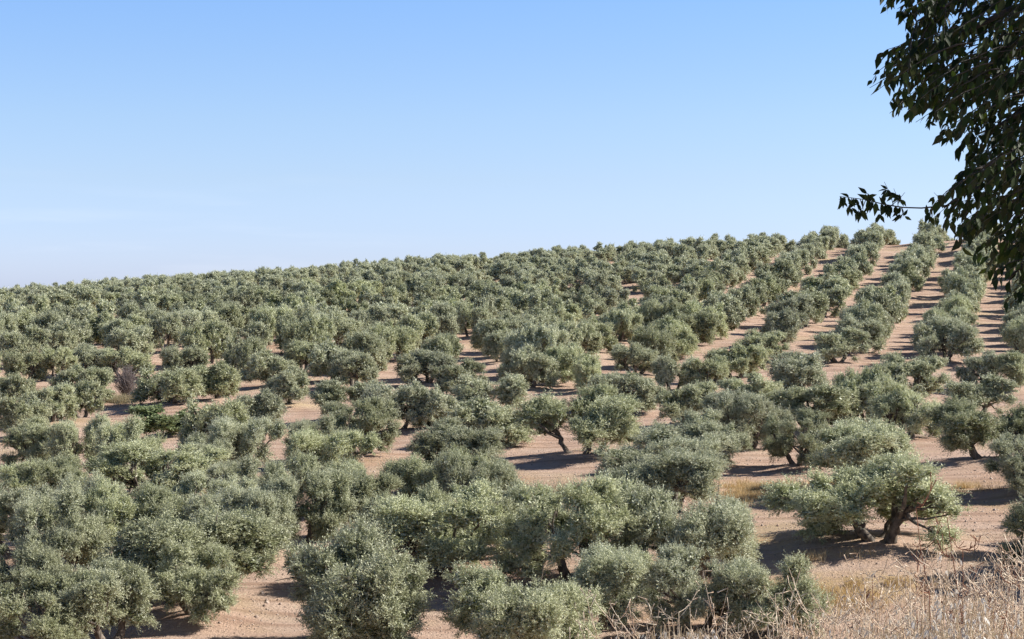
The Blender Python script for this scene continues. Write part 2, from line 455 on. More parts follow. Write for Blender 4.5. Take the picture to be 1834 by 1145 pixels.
def surf(X, Y):
    """height of the finished ground mesh"""
    i = int(np.clip(np.searchsorted(gx, X) - 1, 0, nx - 2)); j = int(np.clip(np.searchsorted(gy, Y) - 1, 0, ny - 2))
    u = (X - gx[i]) / (gx[i + 1] - gx[i]); v = (Y - gy[j]) / (gy[j + 1] - gy[j])
    return float((GZ[j, i] * (1 - u) + GZ[j, i + 1] * u) * (1 - v) + (GZ[j + 1, i] * (1 - u) + GZ[j + 1, i + 1] * u) * v)

# ------------------------------------------------------------------ leaves as arrays
def unit(a): return a / (np.linalg.norm(a, axis=-1, keepdims=True) + 1e-9)
def leaf_quads(P, D, Nn, L, W):
    """P base, D direction, Nn rough normal, L length, W width -> verts, quads (rhombus leaves, slightly folded)"""
    D = unit(D); S = unit(np.cross(D, Nn)); U = np.cross(S, D)
    L = L[:, None]; W = W[:, None]
    v0 = P; v2 = P + D * L - U * L * 0.08
    v1 = P + D * L * 0.45 + S * W * 0.5; v3 = P + D * L * 0.45 - S * W * 0.5
    V = np.stack([v0, v1, v2, v3], 1).reshape(-1, 3)
    return V, np.arange(len(V)).reshape(-1, 4)

def olive_crown(seed, W, H, n_lobes, shoots, nleaf, ll, lw, stems, lift=0.0):
    rs = RS(seed)
    Vs, Fs, As, n = [], [], [], 0
    lobes = []
    ph = rs.rand(3) * 6.28
    def edge(a): return 1 + 0.16 * math.sin(a + ph[0]) + 0.13 * math.sin(2 * a + ph[1]) + 0.10 * math.sin(3 * a + ph[2])
    for i in range(n_lobes):
        sp = stems[i % len(stems)]
        for _ in range(30):
            a = rs.rand() * 2 * math.pi; r = math.sqrt(rs.rand()) * (0.21 if len(stems) > 1 else 0.34) * W
            c = np.array([sp[0] + math.cos(a) * r, sp[1] + math.sin(a) * r, 0])
            rr = math.hypot(c[0], c[1]) / (W / 2)
            if rr < 0.80 * edge(math.atan2(c[1], c[0])): break
        lr = (rs.uniform(0.44, 0.80) if rs.rand() < 0.72 else rs.uniform(0.26, 0.42)) * W / 5.4 * (1.06 - 0.20 * rr)
        ztop = H * (0.88 - 0.16 * rr ** 3 - 0.14 * (r / (0.21 * W)) ** 2) * sp[3] * rs.uniform(0.88, 1.06)
        zbot = H * (0.27 + lift - 0.15 * rr)
        u_ = rs.rand() ** 0.9 if rs.rand() > 0.10 or rr < 0.5 else -0.1
        c[2] = zbot + (ztop - zbot) * u_
        c[2] = max(c[2], lr * 0.72 + 0.05)
        lobes.append((c, lr, rs.rand(), rs.uniform(0.5, 1.15)))
    cen = np.array([0, 0, H * 0.45])
    for c, lr, lv, dn in lobes:
        m = int(dn * shoots * (lr / 0.62 / (W / 5.4)) ** 2)
        sq_ = rs.uniform(0.8, 1.15, 3) * np.array([1, 1, 0.92])
        nt_ = max(5, int(27 * dn * (lr / 0.6 / (W / 5.4)) ** 1.7))
        td = unit(rs.randn(nt_, 3) + unit(c - cen) * 0.6 + np.array([0, 0, 0.35]))
        tsz = rs.uniform(0.6, 1.35, nt_)
        own = rs.choice(nt_, m, p=tsz ** 2 / (tsz ** 2).sum())
        d = td[own]
        tb_ = c + td * sq_ * lr * rs.uniform(0.55, 0.95, (nt_, 1))
        base = tb_[own] + rs.randn(m, 3) * (0.065 * tsz[own] * W / 5.4)[:, None]
        tdir = unit(td * 0.55 + np.array([0, 0, 0.5]) + rs.randn(nt_, 3) * 0.25)
        sdirn = unit(tdir[own] + rs.randn(m, 3) * 0.42)
        low = d[:, 2] < -0.25
        sdirn[low, 2] -= 0.9
        sdirn = unit(sdirn)
        sl = rs.uniform(0.14, 0.36, m) * tsz[own] * W / 5.4 * (1 + rs.uniform(0.3, 0.9, m) * (rs.rand(m) < 0.12))
        t = (np.arange(nleaf) + 0.5) / nleaf
        P = base[:, None] + sdirn[:, None] * (sl[:, None] * t[None])[..., None]
        LD = unit(sdirn[:, None] * 0.75 + unit(rs.randn(m, nleaf, 3)) * 0.75)
        P = P.reshape(-1, 3); LD = LD.reshape(-1, 3)
        k = len(P)
        Nn = unit(rs.randn(k, 3) * 0.6 + np.array([0.0, 0, 0.5]) + np.repeat(unit(d + 0.8 * unit(base - tb_[own])), nleaf, 0) * 1.1)
        V, q = leaf_quads(P, LD, Nn, ll * rs.uniform(0.7, 1.25, k), lw * rs.uniform(0.75, 1.25, k))
        Vs.append(V); Fs.append(q + n); n += len(V)
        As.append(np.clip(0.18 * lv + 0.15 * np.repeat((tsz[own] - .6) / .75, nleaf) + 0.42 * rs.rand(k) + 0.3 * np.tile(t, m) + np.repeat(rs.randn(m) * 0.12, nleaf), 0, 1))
        # inner leaves that close the lobe, coloured darker to deepen its shade
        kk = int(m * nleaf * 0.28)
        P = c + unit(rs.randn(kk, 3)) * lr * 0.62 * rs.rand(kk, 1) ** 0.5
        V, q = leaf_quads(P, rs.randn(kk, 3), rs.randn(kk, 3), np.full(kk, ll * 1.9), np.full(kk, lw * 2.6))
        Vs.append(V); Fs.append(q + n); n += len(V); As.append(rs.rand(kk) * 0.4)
    return np.concatenate(Vs), np.concatenate(Fs), np.concatenate(As), lobes

def olive_wood(seed, W, H, stems, lobes, limbs=True, thick=1.0):
    tb = Tubes(); rs = RS(seed + 500)
    for si, sp in enumerate(stems):
        foot = np.array([sp[0] * 0.16 + rs.uniform(-.08, .08), sp[1] * 0.16, -0.25])
        fork = np.array([sp[0] * 0.62, sp[1] * 0.62, H * 0.40])
        P = curve(foot, fork, (sp[0] * 0.08, sp[1] * 0.08, -0.12), 9, seed + si, 0.05)
        R = np.linspace(0.19, 0.11, 9) * W / 5.4 * thick; R[0] *= 1.6; R[1] *= 1.3
        tb.add(P, R, 10, seed + si, 0.22)
        if not limbs: continue
        for li, (c, lr, lv, dn) in enumerate(lobes):
            if li % len(stems) != si: continue
            q = P[rs.randint(5, 9)]
            tb.add(curve(q, c, (rs.uniform(-.15, .15), rs.uniform(-.15, .15), -0.12 * rs.rand()), 7, seed + li * 7, 0.05),
                   np.linspace(0.085, 0.018, 7) * W / 5.4, 6, li, 0.15)
            for _ in range(2):
                e = c + rs.randn(3) * lr * 0.6
                tb.add(curve(c * 0.7 + q * 0.3, e, (0, 0, 0.05), 5, li, 0.03), np.linspace(0.03, 0.007, 5), 4, li, 0)
    return tb

W0, H0 = 5.4, 3.7
def stem_set(seed, n, spread=1.0):
    rs = RS(seed + 90); a0 = rs.rand() * 6.28; out = []
    for i in range(n):
        a = a0 + i * 2 * math.pi / n + rs.uniform(-0.4, 0.4); r = rs.uniform(1.15, 1.75) * spread
        if n == 1: r = 0.15
        out.append((math.cos(a) * r, math.sin(a) * r, 0, rs.uniform(0.74, 1.12)))
    return out
def make_proto(seed, tier, nst, spread=1.0, lift=0.0, thick=1.0):
    nl, sh, lf, ll, lw = {0: (42, 330, 13, 0.074, 0.025), 1: (38, 185, 9, 0.13, 0.043), 2: (32, 110, 6, 0.21, 0.08)}[tier]
    st = stem_set(seed, nst, spread)
    V, q, a, lobes = olive_crown(seed, W0, H0, nl, sh, lf, ll, lw, st, lift)
    wood = olive_wood(seed, W0, H0, st, lobes, limbs=(tier < 2), thick=thick)
    r = np.percentile(np.abs(V[:, :2]), 98.8); top = np.percentile(V[:, 2], 99.7)
    V = V * np.array([W0 / 2 / r, W0 / 2 / r, H0 / top])
    return dict(V=V, q=q, a=a, wood=wood, tier=tier, sc=(W0 / 2 / r, H0 / top))
PROTO = {}
n_st = {0: [3, 2, 4, 2, 3, 3, 4, 2], 1: [3, 2, 1, 4, 3, 2, 3, 2], 2: [2, 3, 1, 4, 2, 3, 3, 2]}
for tier in (0, 1, 2):
    PROTO[tier] = [make_proto(100 * tier + 7 * i + 3, tier, n, 1.0, [0, .03, 0, .06, .0, .06, 0, .08][i]) for i, n in enumerate(n_st[tier])]
    if tier == 0: PROTO[0].append(make_proto(971, 0, 4, 1.15, 0.17, 0.62))      # the open crowned centre tree
    for i, p in enumerate(PROTO[tier]):
        wv = np.concatenate(p['wood'].V) * np.array([p['sc'][0], p['sc'][0], p['sc'][1]])
        p['woodV'] = wv; p['woodF'] = np.concatenate(p['wood'].F)
        p['crown_me'] = None

trees.sort(key=lambda t: (not t['hand'], t['y']))
inframe = lambda t: -60 < t['px'] < 1890
order = sorted([t for t in trees if inframe(t)], key=lambda t: t['y'])
solo = order[:298]
rest = [t for t in order[298:]] + [t for t in trees if not inframe(t) and t['y'] > 120]
extra = [t for t in trees if not inframe(t) and t['y'] <= 120]

ORD = ['nearest', 'second', 'third', 'fourth', 'fifth', 'sixth', 'seventh', 'eighth', 'ninth', 'tenth', 'eleventh', 'twelfth',
       'thirteenth', 'fourteenth', 'fifteenth', 'sixteenth', 'seventeenth', 'eighteenth', 'nineteenth', 'twentieth']
SPECIAL = {
 (1574, 980): "broad low olive tree with two dark trunks beside the dry weeds, right foreground",
 (1040, 822): "spreading olive tree with splayed bare trunks on a soil mound above shaded bare ground, centre",
 (340, 1088): "wide olive tree with a crooked low branch over bare soil, lower left",
 (628, 1170): "large grey-green olive tree touching the bottom edge, left of the shaded bare soil",
 (200, 1175): "rounded olive tree at the bottom edge, left of the bare sunlit soil",
 (48, 1200): "silvery olive tree filling the bottom left corner",
 (775, 1040): "full olive tree overhanging the wide shaded soil patch, lower centre",
 (1042, 1052): "large olive tree with an arching bare branch, right of the shaded soil patch",
 (928, 996): "olive tree with a thin dark trunk seen through shade, lower centre",
 (652, 822): "rounded olive tree on one short dark trunk, left of centre",
 (716, 778): "olive tree with two leaning cut trunks on bare red soil, left of centre",
 (780, 776): "small pale green olive tree on a short thick trunk beside red bare soil",
 (893, 654): "small round olive tree on a single straight dark trunk, middle of hillside",
 (763, 693): "olive tree with thick dark trunk and lopsided crown, middle of hillside",
 (103, 685): "olive tree showing its dark leaning trunk near the left edge, above pale grass",
 (1745, 753): "olive tree with slim dark trunk above the broad shaded tree at right edge",
 (1770, 832): "broad olive tree with dark underside and thick trunk near the right edge",
 (1240, 1145): "leafy olive tree at the bottom edge directly behind the pale wild oats",
 (930, 1195): "olive treetop poking up at the bottom edge, below the shaded soil patch",
 (1118, 743): "olive tree with a bent dark trunk above bare soil, right of centre",
 (1562, 886): "wide dense olive tree standing directly behind the low two-trunked tree at right",
 (1330, 815): "tall olive tree forming the end of a dense clump, above the golden grass",
}
def pct(v): return ("%d" % round(v))
used = set()
def tree_label(t):
    key = (t['px'], t['py'])
    if t['hand'] and key in SPECIAL: return SPECIAL[key]
    cx, cy = project(t['x'], t['y'], surf(t['x'], t['y']) + t['h'] * 0.6)
    ax, ay = cx / 18.34, cy / 11.45
    size = "broad" if t['w'] > 5.6 else ("small" if t['w'] < 4.3 else ("tall" if t['h'] > 4.0 else ("low" if t['h'] < 3.1 else "rounded")))
    if t['y'] > 255 and not t['hand']: where = "near the skyline"
    elif ax > 84 and t['y'] > 150: where = "in the right rows"
    elif t['y'] > 150: where = "on the upper slope"
    elif t['y'] > 100: where = "on the middle slope"
    else: where = "in the foreground"
    for f in ("%.0f", "%.1f"):
        s = f"{size} olive tree {where}, {f % max(ax, 0)} percent across, {f % ay} percent down"
        if s not in used: break
    used.add(s)
    return s

def instance(t, proto, label, group="olive trees planted in rows over the hillside"):
    z = surf(t['x'], t['y'])
    rz = t['rz']
    e = empty("olive_tree", (t['x'], t['y'], z - 0.05), rz)
    s = t['w'] / W0
    e.scale = (s, s, t['h'] / H0)
    tag(e, label, "tree", group)
    if proto['crown_me'] is None:
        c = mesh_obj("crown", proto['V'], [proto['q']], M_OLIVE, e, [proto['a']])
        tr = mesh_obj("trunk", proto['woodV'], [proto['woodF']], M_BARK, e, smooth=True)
        proto['crown_me'], proto['wood_me'] = c, tr
    else:
        for src in (proto['wood_me'], proto['crown_me']):
            d = src.copy(); COL.objects.link(d); d.parent = e
    return e

r2 = RS(5)
for t in trees: t['rz'] = r2.rand() * 2 * math.pi; t['v'] = r2.randint(0, 1000)
FORCE = {(1040, 822): (0, 8, 0.5), (1574, 980): (0, 6, 1.2)}
for t in solo + extra:
    tier = 0 if t['y'] < 108 else (1 if t['y'] < 190 else 2)
    P = PROTO[tier]
    v = t['v'] % 8
    if (t['px'], t['py']) in FORCE: tier, v, t['rz'] = FORCE[(t['px'], t['py'])]; P = PROTO[tier]
    if t in extra:
        lab = "olive tree beyond the %s edge of the photo, about %.1f metres away" % ("right" if t['px'] > 0 else "left", t['y'])
    else: lab = tree_label(t)
    instance(t, P[v], lab)

# the remaining far trees as one mass
Vs, Fs, As, WV, WF = [], [], [], [], []; n = 0; m = 0
for t in rest:
    p = PROTO[2][t['v'] % len(PROTO[2])]
    c, s = math.cos(t['rz']), math.sin(t['rz']); sc_ = t['w'] / W0
    R_ = np.array([[c, -s, 0], [s, c, 0], [0, 0, 1]])
    base = np.array([t['x'], t['y'], surf(t['x'], t['y']) - 0.05])
    V = (p['V'] * np.array([sc_, sc_, t['h'] / H0])) @ R_.T + base
    Vs.append(V); Fs.append(p['q'] + n); As.append(p['a']); n += len(V)
    V = (p['woodV'] * np.array([sc_, sc_, t['h'] / H0])) @ R_.T + base
    WV.append(V); WF.append(p['woodF'] + m); m += len(V)
if rest:
    e = empty("far_olive_trees", (0, 280, 0))
    e2 = mesh_obj("crown", np.concatenate(Vs) - np.array([0, 280, 0]), [np.concatenate(Fs)], M_OLIVE, e, [np.concatenate(As)])
    e3 = mesh_obj("trunk", np.concatenate(WV) - np.array([0, 280, 0]), [np.concatenate(WF)], M_BARK, e, smooth=True)
    tag(e, "distant grey-green olive trees massed along the skyline of the hill", "trees", kind="stuff")
    for q_ in (e2, e3): q_["kind"] = "stuff"
print("TREES solo", len(solo), "extra", len(extra), "rest", len(rest))

# ------------------------------------------------------------------ dark green self-sown shrub and dead grey bush
def shrub(name, px, py, w_, h_, mat, label, cat, seed, leaf=0.16):
    X, Y = at(px, py); e = empty(name, (X, Y, surf(X, Y)))
    st = [(0.3, 0.2, 0, 1.0), (-0.4, -0.1, 0, 0.95)]
    V, q, a, lobes = olive_crown(seed, W0, H0, 18, 110, 8, leaf, leaf * 0.42, st)
    r = np.percentile(np.abs(V[:, :2]), 98); top = V[:, 2].max()
    V = V * np.array([w_ / 2 / r, w_ / 2 / r, h_ / top])
    mesh_obj("foliage", V, [q], mat, e, [a])
    tb = Tubes()
    for k in range(5):
        a_ = k * 1.3
        tb.add(curve((0.05 * k, 0, -0.1), (math.cos(a_) * w_ * .25, math.sin(a_) * w_ * .25, h_ * .7), (0, 0, .1), 6, k, .04), np.linspace(.04, .01, 6), 5, k)
    tb.build("stem", M_BARK, e)
    tag(e, label, cat)
shrub("green_shrub", 285, 787, 4.4, 2.5, M_BRIGHT, "fresh dark green shrub growing among the olive trees, left of centre", "shrub", 900)

X, Y = at(226, 712)
tb = Tubes(); r3 = RS(8)
e = empty("dead_bush", (X, Y, surf(X, Y)))
for k in range(230):
    a_ = r3.rand() * 6.28; ll_ = r3.uniform(0.8, 2.3); rad = r3.uniform(0.1, 1.1)
    p0 = np.array([r3.uniform(-.3, .3), r3.uniform(-.3, .3), -0.05])
    p1 = np.array([math.cos(a_) * rad, math.sin(a_) * rad, ll_])
    P = curve(p0, p1, (r3.uniform(-.2, .2), r3.uniform(-.2, .2), 0.05), 6, k, .05)
    tb.add(P, np.linspace(.018, .008, 6), 3, k)
    for _ in range(4):
        q = P[r3.randint(2, 6)]
        tb.add([q, q + r3.randn(3) * .13 + [0, 0, .1], q + r3.randn(3) * .2 + [0, 0, .22]], [.010, .008, .005], 3, k)
tb.build("branch", M_TWIG, e)
tag(e, "leafless grey bush beside a pale grass tuft, far left of the slope", "bush")

# thin pale posts
m, n_, out = new_mat("post_paint")
p = n_.nodes.new("ShaderNodeBsdfPrincipled"); p.inputs["Base Color"].default_value = (0.6, 0.58, 0.54, 1); p.inputs["Roughness"].default_value = .6
n_.links.new(p.outputs[0], out.inputs[0])
for (px, py, lab) in ((265, 597, "thin pale stake on the bare soil, right one of the pair at left"), (220, 610, "thin pale stake on the bare soil, left one of the pair at left"),
                      (411, 625, "lone thin pale stake between olive crowns, a fifth across the photo")):
    X, Y = at(px, py)
    tb = Tubes(); tb.add([(0, 0, -.2), (0.01, 0, .6), (0.02, 0, 1.15), (0.02, 0, 1.2)], [.03, .03, .03, .012], 8)
    o = tb.build("stake", m); o.location = (X, Y, surf(X, Y)); tag(o, lab, "stake", "thin stakes on the slope")

# ------------------------------------------------------------------ grasses
def blades(P, H, Wd, lean, seed, segs=3):
    rs = RS(seed); k = len(P)
    a = rs.rand(k) * 6.28; dirn = np.stack([np.cos(a), np.sin(a), np.zeros(k)], -1)
    s = unit(np.stack([-np.sin(a + 0.7), np.cos(a + .7), np.zeros(k)], -1))
    Ts = np.linspace(0, 1, segs + 1)
    rows = []
    for t in Ts:
        c = P + dirn * (lean * H * t ** 2)[:, None] + np.array([0, 0, 1]) * (H * (t - 0.25 * (lean) * t * t))[:, None]
        wd = (Wd * (1 - 0.85 * t))[:, None]
        rows.append(c - s * wd / 2); rows.append(c + s * wd / 2)
    V = np.stack(rows, 1).reshape(-1, 3)
    per = 2 * (segs + 1); base = np.arange(k)[:, None] * per
    q = np.concatenate([np.stack([base[:, 0] + 2 * i, base[:, 0] + 2 * i + 1, base[:, 0] + 2 * i + 3, base[:, 0] + 2 * i + 2], -1) for i in range(segs)])
    att = np.tile(rs.rand(k), segs)
    return V, q, att

def patch_grass(name, cells, mat, label, seed, hh=(0.2, 0.5)):
    rs = RS(seed); Ps = []
    for (px, py, cx_, cy_, n_) in cells:
        X, Y = at(px, py); X2, _ = at(px + cx_, py); _, Y2 = at(px, py - cy_)
        a = rs.randn(n_) * 0.45; b = rs.randn(n_) * 0.45
        xs = X + a * abs(X2 - X); ys = Y + b * abs(Y2 - Y)
        keep = vnoise(xs, ys, 0.8, 17) > -0.25
        for x_, y_ in zip(xs[keep], ys[keep]): Ps.append((x_, y_, surf(x_, y_) - 0.02))
    P = np.array(Ps); k = len(P)
    V, q, a = blades(P, rs.uniform(*hh, k), np.full(k, 0.022), rs.uniform(.1, .7, k), seed)
    o = mesh_obj(name, V, [q], mat, None, [a]); tag(o, label, "grass", kind="stuff")
patch_grass("golden_grass", [(1370,888,100,20,12000),(1250,885,40,10,1200),(1500,868,70,6,1200),(1700,880,80,9,2500),(1440,1075,180,22,6000),(1560,1048,170,10,3500),(1215,1035,50,25,2500),(1420,1010,170,7,900)],
            M_GOLD, "golden dry grass tufts on the bare soil between the olive trees", 31, (0.12, 0.42))
patch_grass("pale_grass", [(60,712,80,8,6000),(212,722,30,6,2600),(1050,885,80,5,1300),(950,880,60,4,500),(770,720,20,4,100)],
            M_PALEG, "pale dry grass growing between the olive trees", 32, (0.25, 0.75))

# stones and clods lying on the soil
rs = RS(71); k = 26000
Yc_ = 54 + 70 * rs.rand(k) ** 1.3; Xc_ = (rs.uniform(-60, 1900, k) - CX) / F * Yc_
keep = vnoise(Xc_, Yc_, 3.0, 9) + 0.5 * rs.rand(k) > -0.1
Xc_, Yc_ = Xc_[keep], Yc_[keep]; k = len(Xc_)
ix = np.clip(np.searchsorted(gx, Xc_) - 1, 0, nx - 2); iy = np.clip(np.searchsorted(gy, Yc_) - 1, 0, ny - 2)
fu = (Xc_ - gx[ix]) / (gx[ix + 1] - gx[ix]); fv = (Yc_ - gy[iy]) / (gy[iy + 1] - gy[iy])
Zc_ = (GZ[iy, ix] * (1 - fu) + GZ[iy, ix + 1] * fu) * (1 - fv) + (GZ[iy + 1, ix] * (1 - fu) + GZ[iy + 1, ix + 1] * fu) * fv
oc = np.array([[1, 0, 0], [0, 1, 0], [-1, 0, 0], [0, -1, 0], [0, 0, 1], [0, 0, -1]], float)
sz = rs.uniform(0.015, 0.05, k) * (1 + 1.3 * (rs.rand(k) < 0.06))
Vc = np.stack([Xc_, Yc_, Zc_], -1)[:, None] + oc[None] * (sz[:, None] * rs.uniform(.6, 1.3, (k, 3)))[:, None] * rs.uniform(.7, 1.2, (k, 6, 1))
fo = np.array([[0, 1, 4], [1, 2, 4], [2, 3, 4], [3, 0, 4], [1, 0, 5], [2, 1, 5], [3, 2, 5], [0, 3, 5]])
Fc = (fo[None] + (np.arange(k) * 6)[:, None, None]).reshape(-1, 3)
M_CLOD = leaf_mat("clods", (0.22, 0.14, 0.10), (0.52, 0.40, 0.31), (0.3, 0.2, 0.15), 0.95, 0.0, 0.0)
o = mesh_obj("stones", Vc.reshape(-1, 3), [Fc], M_CLOD, None, [np.repeat(rs.rand(k), 8)])
tag(o, "small stones and soil clods scattered between the near olive trees", "stones", kind="stuff")

# weeds close to the camera
def fg_points(n_, seed, x0, x1, y0, y1, prof):
    rs = RS(seed); Ps = []
    Y = rs.uniform(y0, y1, n_); px = rs.uniform(x0, x1, n_)
    return Y, px
TOPX = [900, 1000, 1080, 1180, 1290, 1400, 1470, 1560, 1640, 1700, 1834, 1950]
TOPY = [1200, 1195, 1160, 1118, 1136, 1150, 1138, 1112, 1082, 1058, 1052, 1052]
def weeds(name, n_, seed, mat, x0, x1, Y0, Y1, wd, lean, label, off=(0, 60)):
    rs = RS(seed)
    Y = rs.uniform(Y0, Y1, n_); px = rs.uniform(x0, x1, n_)
    keep = rs.rand(n_) < np.clip(0.2 + 0.8 * (px - 1250) / 350, 0.12, 1)
    Y, px = Y[keep], px[keep]; n_ = len(Y)
    topy = np.interp(px, TOPX, TOPY) + off[0] + (off[1] - off[0]) * np.sqrt(rs.rand(n_)) - 14 * vnoise(px, Y * 40, 33, seed) - 9 * vnoise(px, Y * 90, 9, seed + 1)
    X = (px - CX) / F * Y
    zt = -(topy - HORIZON) / F * Y
    zg = np.array([surf(a, b) for a, b in zip(X, Y)])
    H = np.clip(zt - zg, 0.15, 2.0)
    P = np.stack([X, Y, zg - 0.03], -1)
    V, q, a = blades(P, H, np.full(n_, wd), rs.uniform(lean[0], lean[1], n_), seed, 4)
    o = mesh_obj(name, V, [q], mat, None, [a]); tag(o, label, "grass", kind="stuff")
weeds("dry_grass", 6600, 41, M_STRAW, 1040, 1900, 6.2, 9.2, 0.0042, (0.05, 0.95), "pinkish dry grass filling the bottom right corner of the photo", (0, 110))
weeds("green_weeds", 1800, 42, M_GREENG, 1480, 1900, 7.5, 9.4, 0.006, (0.05, 0.5), "greenish half dry weeds inside the dry grass at the bottom right", (10, 70))

def oats(seed, n_):
    rs = RS(seed); tb = Tubes(); Vs = []; Fs = []; n = 0; As = []
    for k in range(n_):
        Y = rs.uniform(5.8, 8.8)
        px = rs.choice([rs.uniform(1080, 1330), rs.uniform(1040, 1500), rs.uniform(1450, 1834)], p=[.5, .22, .28])
        ty = np.interp(px, TOPX, TOPY) + rs.uniform(-12, 55)
        if k % 14 == 0 and px > 1400: ty -= rs.uniform(20, 85)
        X = (px - CX) / F * Y; zt = -(ty - HORIZON) / F * Y; zg = surf(X, Y)
        if zt - zg < 0.3: continue
        top = np.array([X, Y, zt]); foot = np.array([X + rs.uniform(-.1, .1), Y + rs.uniform(-.1, .1), zg - .03])
        P = curve(foot, top, (rs.uniform(-.04, .04), 0, 0), 7, k)
        P[-1] += [rs.uniform(-.05, .05), 0, -.02]
        tb.add(P, np.linspace(.0022, .0012, 7), 4, k)
        ns = rs.randint(7, 15)
        for i in range(ns):
            t = 1 - 0.28 * rs.rand(); j = t * 6; i0 = min(int(j), 5); f = j - i0
            q = P[i0] * (1 - f) + P[i0 + 1] * f
            a = rs.rand() * 6.28; out_ = rs.uniform(.015, .05)
            h = q + [math.cos(a) * out_, math.sin(a) * out_, rs.uniform(-.012, .012)]
            tb.add([q, (q + h) / 2 + [0, 0, .008], h], [.0007] * 3, 3, k)
            for gl in range(2):
                dd = np.array([math.cos(a) * .35 + rs.uniform(-.3, .3), math.sin(a) * .35 + rs.uniform(-.3, .3), -1.0 + rs.uniform(-.1, .5)]); dd /= np.linalg.norm(dd)
                side = np.cross(dd, rs.randn(3)); side /= np.linalg.norm(side); nn = np.cross(side, dd)
                L_ = rs.uniform(.022, .031); W_ = .0085
                pts = [h, h + dd * L_ * .35 + side * W_ * .5 + nn * .001, h + dd * L_ + side * .0008, h + dd * L_ * .35 - side * W_ * .5 + nn * .001, h + dd * L_ * .4 - nn * .002]
                Vs.append(np.array(pts)); Fs.append(np.array([[0, 1, 2, 4], [0, 4, 2, 3]]) + n); n += 5
                v = rs.rand(); As += [v, v]
    e = empty("wild_oats", (0, 7, -2.4))
    d = np.array([0, 7, -2.4])
    mesh_obj("husk", np.concatenate(Vs) - d, [np.concatenate(Fs)], M_OAT, e, [np.array(As)])["kind"] = "stuff"
    tb.V = [v - d for v in tb.V]
    tb.build("stalk", M_STRAW, e)["kind"] = "stuff"
    tag(e, "pale dry wild oats with hanging white husks along the bottom edge", "wild oats", kind="stuff")
oats(51, 520)

def twiggy(seed, n_):
    """much branched dry weeds"""
    rs = RS(seed); tb = Tubes(); o = np.array([2.0, 7.5, -2.4])
    for k in range(n_):
        Y = rs.uniform(6.3, 9.0); px = 1400 + 500 * rs.rand() ** 0.7 if rs.rand() < .8 else rs.uniform(1080, 1450)
        ty = np.interp(px, TOPX, TOPY) + rs.uniform(-40, 60)
        X = (px - CX) / F * Y; zt = -(ty - HORIZON) / F * Y; zg = surf(X, Y)
        if zt - zg < .3: continue
        top = np.array([X + rs.uniform(-.18, .12), Y + rs.uniform(-.1, .1), zt])
        P = curve((X, Y, zg - .03), top, (rs.uniform(-.05, .05), 0, 0), 8, k, .012) - o
        tb.add(P, np.linspace(.0032, .0012, 8), 3, k)
        for i in range(rs.randint(7, 14)):
            q = P[rs.randint(3, 8)]; a = rs.rand() * 6.28
            e_ = q + np.array([math.cos(a) * .1, math.sin(a) * .1, rs.uniform(.03, .16)]) * rs.uniform(.5, 1.3)
            Q = curve(q, e_, (0, 0, -.015), 4, i); tb.add(Q, [.0016, .0014, .0011, .0008], 3, k)
            for _ in range(3):
                b = Q[rs.randint(1, 4)]
                tb.add([b, b + rs.randn(3) * .018 + [0, 0, .012]], [.001, .0024], 3, k)
    me = tb.build("dry_weeds", M_WEED)
    me.location = o
    tag(me, "tangled branching dry weeds in the bottom right corner", "weeds", kind="stuff")
twiggy(61, 260)

# branched reddish dry stalks, one thing each
STALKS = [(1712,1180,1632,905,7.2,"tall reddish dry stalk leaning left in front of the two-trunked olive tree"),
          (1712,1185,1690,925,7.3,"tall reddish dry stalk standing upright right of the leaning stalk"),
          (1760,1180,1725,985,7.5,"reddish forked stalk over the shaded ground, in the bottom right weeds"),
          (1720,1180,1800,1040,7.0,"thin dry stalk leaning right near the bottom right corner"),
          (1600,1180,1560,1035,7.8,"thin dry stalk left of the tall reddish stalks"),
          (1640,1190,1655,1010,8.0,"slim dry stalk with short side twigs below the leaning red stalk"),
          (1790,1190,1838,1000,7.6,"dry twiggy stalk at the right edge of the photo")]
for i, (bx, by, tx, ty, Y, lab) in enumerate(STALKS):
    rs_ = RS(600 + i)
    X1 = (tx - CX) / F * Y; z1 = -(ty - HORIZON) / F * Y
    X0 = (bx - CX) / F * Y; zg = surf(X0, Y)
    o = empty("dry_stalk", (X0, Y, zg)); tb = Tubes()
    top = np.array([X1 - X0, rs_.uniform(-.1, .1), z1 - zg])
    P = curve((0, 0, -.05), top, (rs_.uniform(-.03, .08), 0, 0), 12, i, .008)
    tb.add(P, np.linspace(.0042, .0015, 12), 6, i)
    tb2 = tb
    for k in range(13):
        j = rs_.randint(4, 12); q = P[j]
        sgn = 1 if k % 2 else -1
        e_ = q + np.array([sgn * rs_.uniform(.04, .13), rs_.uniform(-.08, .08), rs_.uniform(.06, .2)]) * (1.2 - j / 16)
        Q = curve(q, e_, (sgn * .015, 0, -.015), 5, k)
        tb2.add(Q, np.linspace(.0022, .0009, 5), 4, k)
        for _ in range(4):
            a = Q[rs_.randint(1, 5)]
            tb2.add([a, a + np.array([rs_.uniform(-.03, .03), rs_.uniform(-.03, .03), rs_.uniform(.01, .045)])], [.0012, .0022], 4, k)
    tb.build("stem", M_STALK, o)
    tag(o, lab, "dry stalk", "dry stalks in the foreground weeds")

